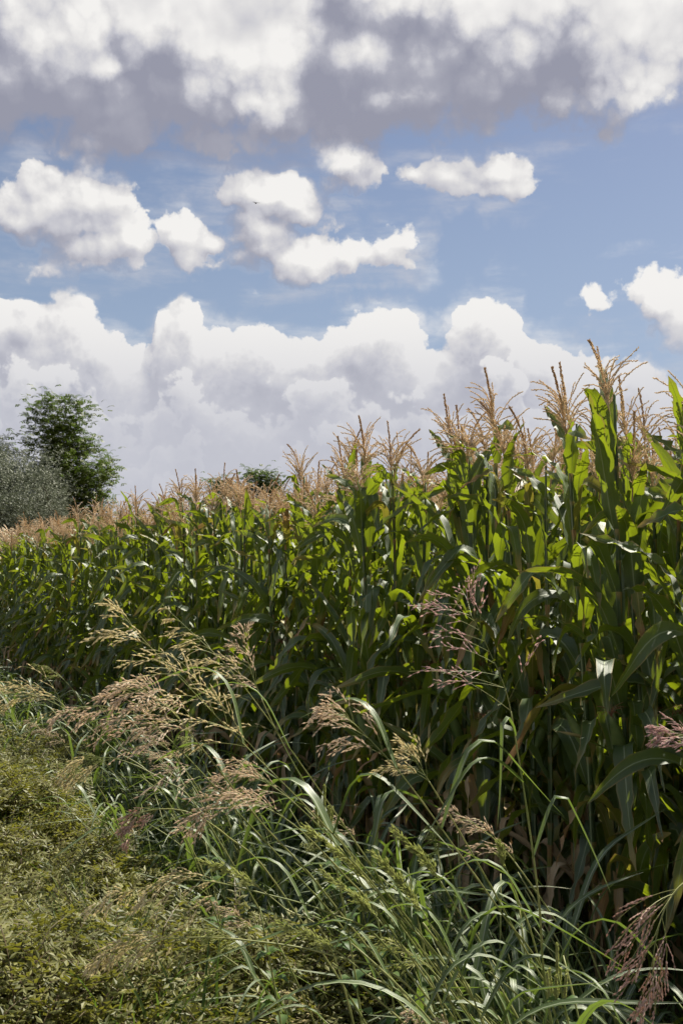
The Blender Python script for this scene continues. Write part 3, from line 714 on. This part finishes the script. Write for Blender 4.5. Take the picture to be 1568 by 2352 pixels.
# ------------------------------------------------------------------ broad leaved weeds
def weed(label, loc, h, n, seed, spike=True):
    r = random.Random(seed); t = thing('broadleaf_weed', label, 'weed', loc, 0, 'broad leaved weeds in the tangle')
    P, _, _ = blade_curve(r, Vector((0, 0, 0)), 3, .05, .2, h, 16, .5, .8); culm_obj(t, P, .005, .002)
    mb = MB()
    for i in range(n):
        f = .25 + .75 * i / n; p = P[int(f * 16)]; az = i * 2.4; L = lerp(.11, .045, f)
        for q in range(2):
            Q, sd, up = blade_curve(r, p, az + q * PI + r.uniform(-.4, .4), r.uniform(.8, 1.2), r.uniform(1.6, 2.1), L, 5)
            mb.ribbon(Q, sd, up, [.001, L * .16, L * .26, L * .22, L * .11, .0005], fold=.25, nx=2)
    mb.build('foliage', M['weed'], t)
    if spike:
        mb = MB()
        for b in range(7):
            a = b * 1.1; o_ = Vector((math.cos(a), math.sin(a), 0)) * (.018 if b else 0)
            L = .05 if b else .11; A = [P[-1] + Vector((0, 0, -.05)) + o_ + (Vector((0, 0, 1)) + o_ * 6).normalized() * L * i / 5 for i in range(6)]
            fluffy(mb, r, A, .006, .0025, .0008, .7, .004, 0)
        mb.build('flower_spike', M['seed_green'], t)
    return t
b = at(870, 1850, 3.1)
weed('leafy green weed with a stubby flower spike rising from the centre tangle', (b.x, b.y, 0), b.z - .0, 22, 1)
for j, (px, py, z, lab) in enumerate([(1410, 2230, 2.5, 'small seeding weed at the lower right under the maize'), (1040, 1990, 3.2, 'fine leaved weed right of the stubby flower spike'),
        (700, 2080, 3.0, 'leafy weed low in the tangle below centre'), (960, 2080, 3.1, 'dark leafy weed between grass stems below centre'), (1290, 2180, 3.3, 'dark leafy weed in the shade under the maize'),
        (1180, 2140, 3.3, 'dark leafy weed just left of the shaded one'), (560, 1930, 3.6, 'leafy weed at the left rim of the tangle')]):
    b = at(px, py, z); weed(lab, (b.x, b.y, 0), max(.25, b.z), 18, 10 + j, j == 0)

# ------------------------------------------------------------------ ground cover with feathered leaves, short grass
cov_col = bpy.data.collections.new('cover_protos')
for k in range(7):
    r = random.Random(500 + k); mb = MB()
    Pm, _, _ = blade_curve(r, Vector((0, 0, 0)), r.uniform(0, 6), .1, r.uniform(.3, 1.0), .26, 8)
    mb.tube(Pm, [.0022] * 9, 3, 1, cap=False)
    for q in range(8):
        b = Pm[r.randint(2, 8)]; az = q * 2.4 + r.uniform(-.4, .4); L = r.uniform(.08, .14)
        P, sd, up = blade_curve(r, b, az, r.uniform(.5, .9), r.uniform(1.1, 1.9), L, 6, .5, .9, r.uniform(-.6, .6))
        mb.tube(P, [.0008] * 7, 3, 1, cap=False)
        dead = False
        for i in range(1, 7):
            for e in (-1, 1):
                d = ((P[i] - P[i - 1]).normalized() * .45 + sd[i] * e).normalized()
                s2 = d.cross(up[i]).normalized(); tilt = Matrix.Rotation(r.uniform(-.6, .6), 3, d); s2 = tilt @ s2
                mb.leaflet(P[i], d, s2, r.uniform(.018, .028), r.uniform(.0042, .0062), 2 if dead else 0, .002)
        d = (P[6] - P[5]).normalized(); mb.leaflet(P[6], d, sd[6], .024, .005, 0, .002)
    o = mb.build('cover_sprig', [M['cover'], M['twig'], M['cover_dry']], None, cov_col, smooth=False)
nr = np.random.RandomState(3)
def hump(x, y):
    return (.38 + .24 * np.sin(x * 1.7 + 1.3 * np.sin(y * .9)) * np.cos(y * 1.15 + .6 * x) + .09 * np.sin(3.3 * x + 1) * np.sin(2.9 * y + 2) + .04 * np.sin(7 * x) * np.sin(6.1 * y + 1))
pts = []; rots = []; scl = []; idx = []
N_ = 62000
Y = 1.6 + (24 - 1.6) * nr.rand(N_) ** 1.75
X = -Y * .36 - .8 + (Y * .72 + 2.0) * nr.rand(N_)
dist = (E0.x - X) * EN.x + (E0.y - Y) * EN.y                 # distance in front of the field edge
hh = hump(X, Y)
edge = 1.25 + .25 * np.sin(Y * 1.3) + .35 * (Y < 3.6)
ok = (dist > edge) & (np.hypot(X, Y) > 1.5)
for x, y, h, d, q, e in zip(X[ok], Y[ok], hh[ok], dist[ok], nr.rand(ok.sum()), edge[ok]):
    h *= min(1, (d - e) / .5 + .45)
    pts.append((x, y, h * (1 - .75 * q * q) - .12)); idx.append(nr.randint(7)); scl.append(nr.uniform(.75, 1.25) * (1 + .02 * y)); rots.append((nr.normal(0, .3), nr.normal(0, .3), nr.uniform(0, 6.28)))
cv = scatter('ground_cover', cov_col, pts, rots, scl, idx)
cv['label'] = 'low olive green ground cover of feathered leaves filling the lower left'; cv['category'] = 'ground cover'
print('cover sprigs', len(pts))
gr_col = bpy.data.collections.new('grass_protos')
for k in range(6):
    r = random.Random(700 + k); mb = MB()
    for q in range(26):
        b = Vector((r.gauss(0, .05), r.gauss(0, .05), 0)); L = r.uniform(.12, .34) * (1.3 if k > 3 else 1)
        P, sd, up = blade_curve(r, b, r.uniform(0, 6.28), r.uniform(.1, .5), r.uniform(.8, 2.4), L, 6, .6, .9, r.uniform(-1, 1))
        w = r.uniform(.0016, .004) * (1.4 if k > 3 else 1); mb.ribbon(P, sd, up, [w, w, w, w * .9, w * .7, w * .45, .0002], fold=.3, nx=2)
    mb.build('tuft', M['lawn'], None, gr_col)
pts = []; rots = []; scl = []; idx = []
def tuft(x, y, z, s): pts.append((x, y, z)); rots.append((nr.normal(0, .15), nr.normal(0, .15), nr.uniform(0, 6.28))); scl.append(s); idx.append(nr.randint(6))
for _ in range(2600):                                         # strip between cover and maize
    s = -2.5 + 30 * nr.rand() ** 1.5; d = nr.uniform(.05, 1.35); p = E0 + ED * s - EN * d
    if p.y > 1.6 and abs(p.x) < p.y * .36 + .8: tuft(p.x, p.y, 0, nr.uniform(.8, 1.5))
for (cx, cy, cz, rx, ry, n) in ((250, 1960, 4.3, .38, .9, 420), (170, 2040, 3.9, .2, .4, 90), (90, 1700, 6.8, .5, 1.2, 260), (700, 2260, 3.0, .35, .28, 260), (560, 2140, 3.3, .2, .3, 90), (300, 2190, 3.1, .15, .15, 40), (230, 2290, 2.9, .1, .1, 40), (330, 1780, 5.6, .5, .9, 260)):
    c = at(cx, cy, cz)
    for _ in range(n):
        x, y = nr.normal(c.x, rx * .5), nr.normal(c.y, ry * .5); tuft(x, y, max(0, hump(x, y) - .12 - .12 * nr.rand()), nr.uniform(.7, 1.25))
for _ in range(600):                                         # single blades among the cover
    y = 1.8 + 12 * nr.rand() ** 1.6; x = nr.uniform(-.34 * y - .5, .2 * y)
    if (E0.x - x) * EN.x + (E0.y - y) * EN.y > .8: tuft(x, y, max(0, hump(x, y) - .22), nr.uniform(.5, 1.0))
gs = scatter('grass', gr_col, pts, rots, scl, idx)
gs['label'] = 'short green grass between the ground cover and the maize'; gs['category'] = 'grass'

# ------------------------------------------------------------------ trees beyond the field
def tree(name, label, cat, loc, h, rad, seed, leaf, bark, kind, limbs=9, sprays=2600, full=1.0):
    r = random.Random(seed); t = thing(name, label, cat, loc, 0, None)
    tr = MB(); tips = []
    def grow(p, d, L, R, lev):
        n = 7; P = [p]
        for i in range(n):
            d = (d + Vector((r.gauss(0, .10), r.gauss(0, .10), r.gauss(.035, .06)))).normalized(); P.append(P[-1] + d * L / n)
        tr.tube(P, [R * (1 - .75 * i / n) for i in range(n + 1)], 5, cap=False)
        if lev >= 2:
            for i in range(2, n + 1): tips.append((P[i], d, lev))
            return
        for i in range(2, n + 1):
            for q in range(2 if lev == 0 else 1):
                a = r.uniform(0, 6.28); k = r.uniform(.45, .95)
                nd = (d + Vector((math.cos(a), math.sin(a), r.uniform(-.1, .35))) * k).normalized()
                grow(P[i], nd, L * r.uniform(.26, .42) * (1.25 - .5 * i / n), R * .4, lev + 1)
    for i in range(limbs):
        a = 2 * PI * i / limbs + r.uniform(-.4, .4); sp_ = r.uniform(.05, .55)
        d = Vector((math.cos(a) * sp_, math.sin(a) * sp_, 1)).normalized()
        grow(Vector((math.cos(a) * .2, math.sin(a) * .2, 0)), d, h * r.uniform(.35, .80) / (d.z + .15) * 1.05, .10, 0)
    # fit the branching into the wanted size
    mz = max(p.z for p, _, _ in tips) ; mr = sorted(math.hypot(p.x, p.y) for p, _, _ in tips)[int(len(tips) * .97)]
    fz, fx = h * .97 / mz, rad / mr
    tr.v = [Vector((v.x * fx, v.y * fx, v.z * fz)) for v in tr.v]
    cr = MB()
    def env(f, a): return rad * (0.55 + .5 * math.sin(PI * min(1, max(0, f)) ** .8)) * (1 + .16 * math.sin(3 * a + seed) + .12 * math.sin(5 * a + 7 * f)) * (1 if f < .75 else 1 - 1.6 * (f - .75))
    tips = [Vector((p.x * fx, p.y * fx, p.z * fz)) for p, _, _ in tips]
    tips = [p for p in tips if math.hypot(p.x, p.y) < env(p.z / h, math.atan2(p.y, p.x)) * 1.08 and p.z > .12 * h]
    out = [math.hypot(v.x, v.y) > env(v.z / h, math.atan2(v.y, v.x)) * 1.0 and v.z > .1 * h for v in tr.v]
    keepf = [not any(out[i] for i in f) for f in tr.f]; uvn = []; k_ = 0
    for f, ok_ in zip(tr.f, keepf):
        if ok_: uvn += tr.uv[k_:k_ + len(f)]
        k_ += len(f)
    tr.uv = uvn; tr.m = [m for m, ok_ in zip(tr.m, keepf) if ok_]; tr.f = [f for f, ok_ in zip(tr.f, keepf) if ok_]
    tr.build('trunk', M[bark], t)
    cl = []
    for _ in range(90):
        f = r.uniform(.12, .95); a = r.uniform(0, 6.28); q = env(f, a) * r.uniform(.25, .95) ** .6; cl.append((Vector((q * math.cos(a), q * math.sin(a), f * h)), r.uniform(.25, .5)))
    for _ in range(int(sprays * full * 1.5)):
        if r.random() < .45: b = r.choice(tips) + Vector((r.gauss(0, .18), r.gauss(0, .18), r.gauss(0, .18)))
        else: q, s_ = r.choice(cl); b = q + Vector((r.gauss(0, s_), r.gauss(0, s_), r.gauss(0, s_ * .7)))
        p = b
        az = math.atan2(p.y, p.x) + r.gauss(0, 1.1)
        if kind == 'feather':
            L = r.uniform(.22, .38); Q, sd, up = blade_curve(r, b, az, r.uniform(.4, 1.1), r.uniform(1.4, 2.5), L, 6, .5, .8, r.uniform(-.5, .5))
            for i in range(1, 7):
                for e in (-1, 1):
                    d2 = (sd[i] * e + (Q[i] - Q[i - 1]).normalized() * .3).normalized(); cr.leaflet(Q[i], d2, d2.cross(up[i]).normalized(), .10, .028, 0, .004)
        else:
            Q, sd, up = blade_curve(r, b, az, r.uniform(.1, .8), r.uniform(.6, 2.2), r.uniform(.25, .42), 6, .5, .8)
            for i in range(1, 7):
                for e in range(2):
                    a = r.uniform(0, 6.28); d2 = ((Q[i] - Q[i - 1]).normalized() * .8 + Vector((math.cos(a), math.sin(a), r.uniform(-.5, .5)))).normalized()
                    cr.leaflet(Q[i], d2, d2.orthogonal().normalized(), .09, .014, 0, 0)
    cr.build('crown', M[leaf], t, smooth=False)
    return t
def on_ground(px, Y): q = at(px, 1325, Y); return Vector((q.x, q.y, 0))
tree('leafy_tree', 'bushy dark green tree standing behind the field at the left', 'tree', on_ground(148, 45), 9.1, 1.9, 3, 'locust', 'bark', 'feather', 12, 6500)
tree('silver_tree', 'silvery grey green tree in front of the dark tree at the left edge', 'tree', on_ground(20, 42), 6.4, 2.5, 5, 'silver', 'bark', 'slim', 12, 11000)
tree('silver_tree', 'taller silvery tree cut by the left edge of the photo', 'tree', on_ground(-75, 43), 7.2, 2.0, 6, 'silver', 'bark', 'slim', 11, 8000)
tree('far_tree', 'dark tree top showing above the tassels left of centre, right one of the pair', 'tree', on_ground(603, 62), 7.7, 1.2, 8, 'locust', 'bark', 'feather', 9, 3000)
tree('far_tree', 'small dark tree top above the tassels, left one of the pair', 'tree', on_ground(512, 62), 7.4, 1.1, 9, 'locust', 'bark', 'feather', 9, 3000)

# ------------------------------------------------------------------ a bird far up
t = thing('bird', 'tiny dark bird in front of the cloud high at left of centre', 'bird', at(588, 466, 90), .5)
mb = MB(); mb.tube([Vector((0, -.16, 0)), Vector((0, -.08, 0)), Vector((0, 0, .01)), Vector((0, .1, 0)), Vector((0, .17, .01)), Vector((0, .21, 0))], [.01, .035, .05, .035, .022, .004], 8)
mb.build('body', M['bird'], t)
for e in (-1, 1):
    mb = MB(); mb.ribbon([Vector((e * .03, 0, .02)), Vector((e * .16, .04, .07)), Vector((e * .34, -.03, .05))], [Vector((0, 1, 0))] * 3, [Vector((0, 0, 1))] * 3, [.06, .05, .01], 0.1, nx=2); mb.build('wing', M['bird'], t)
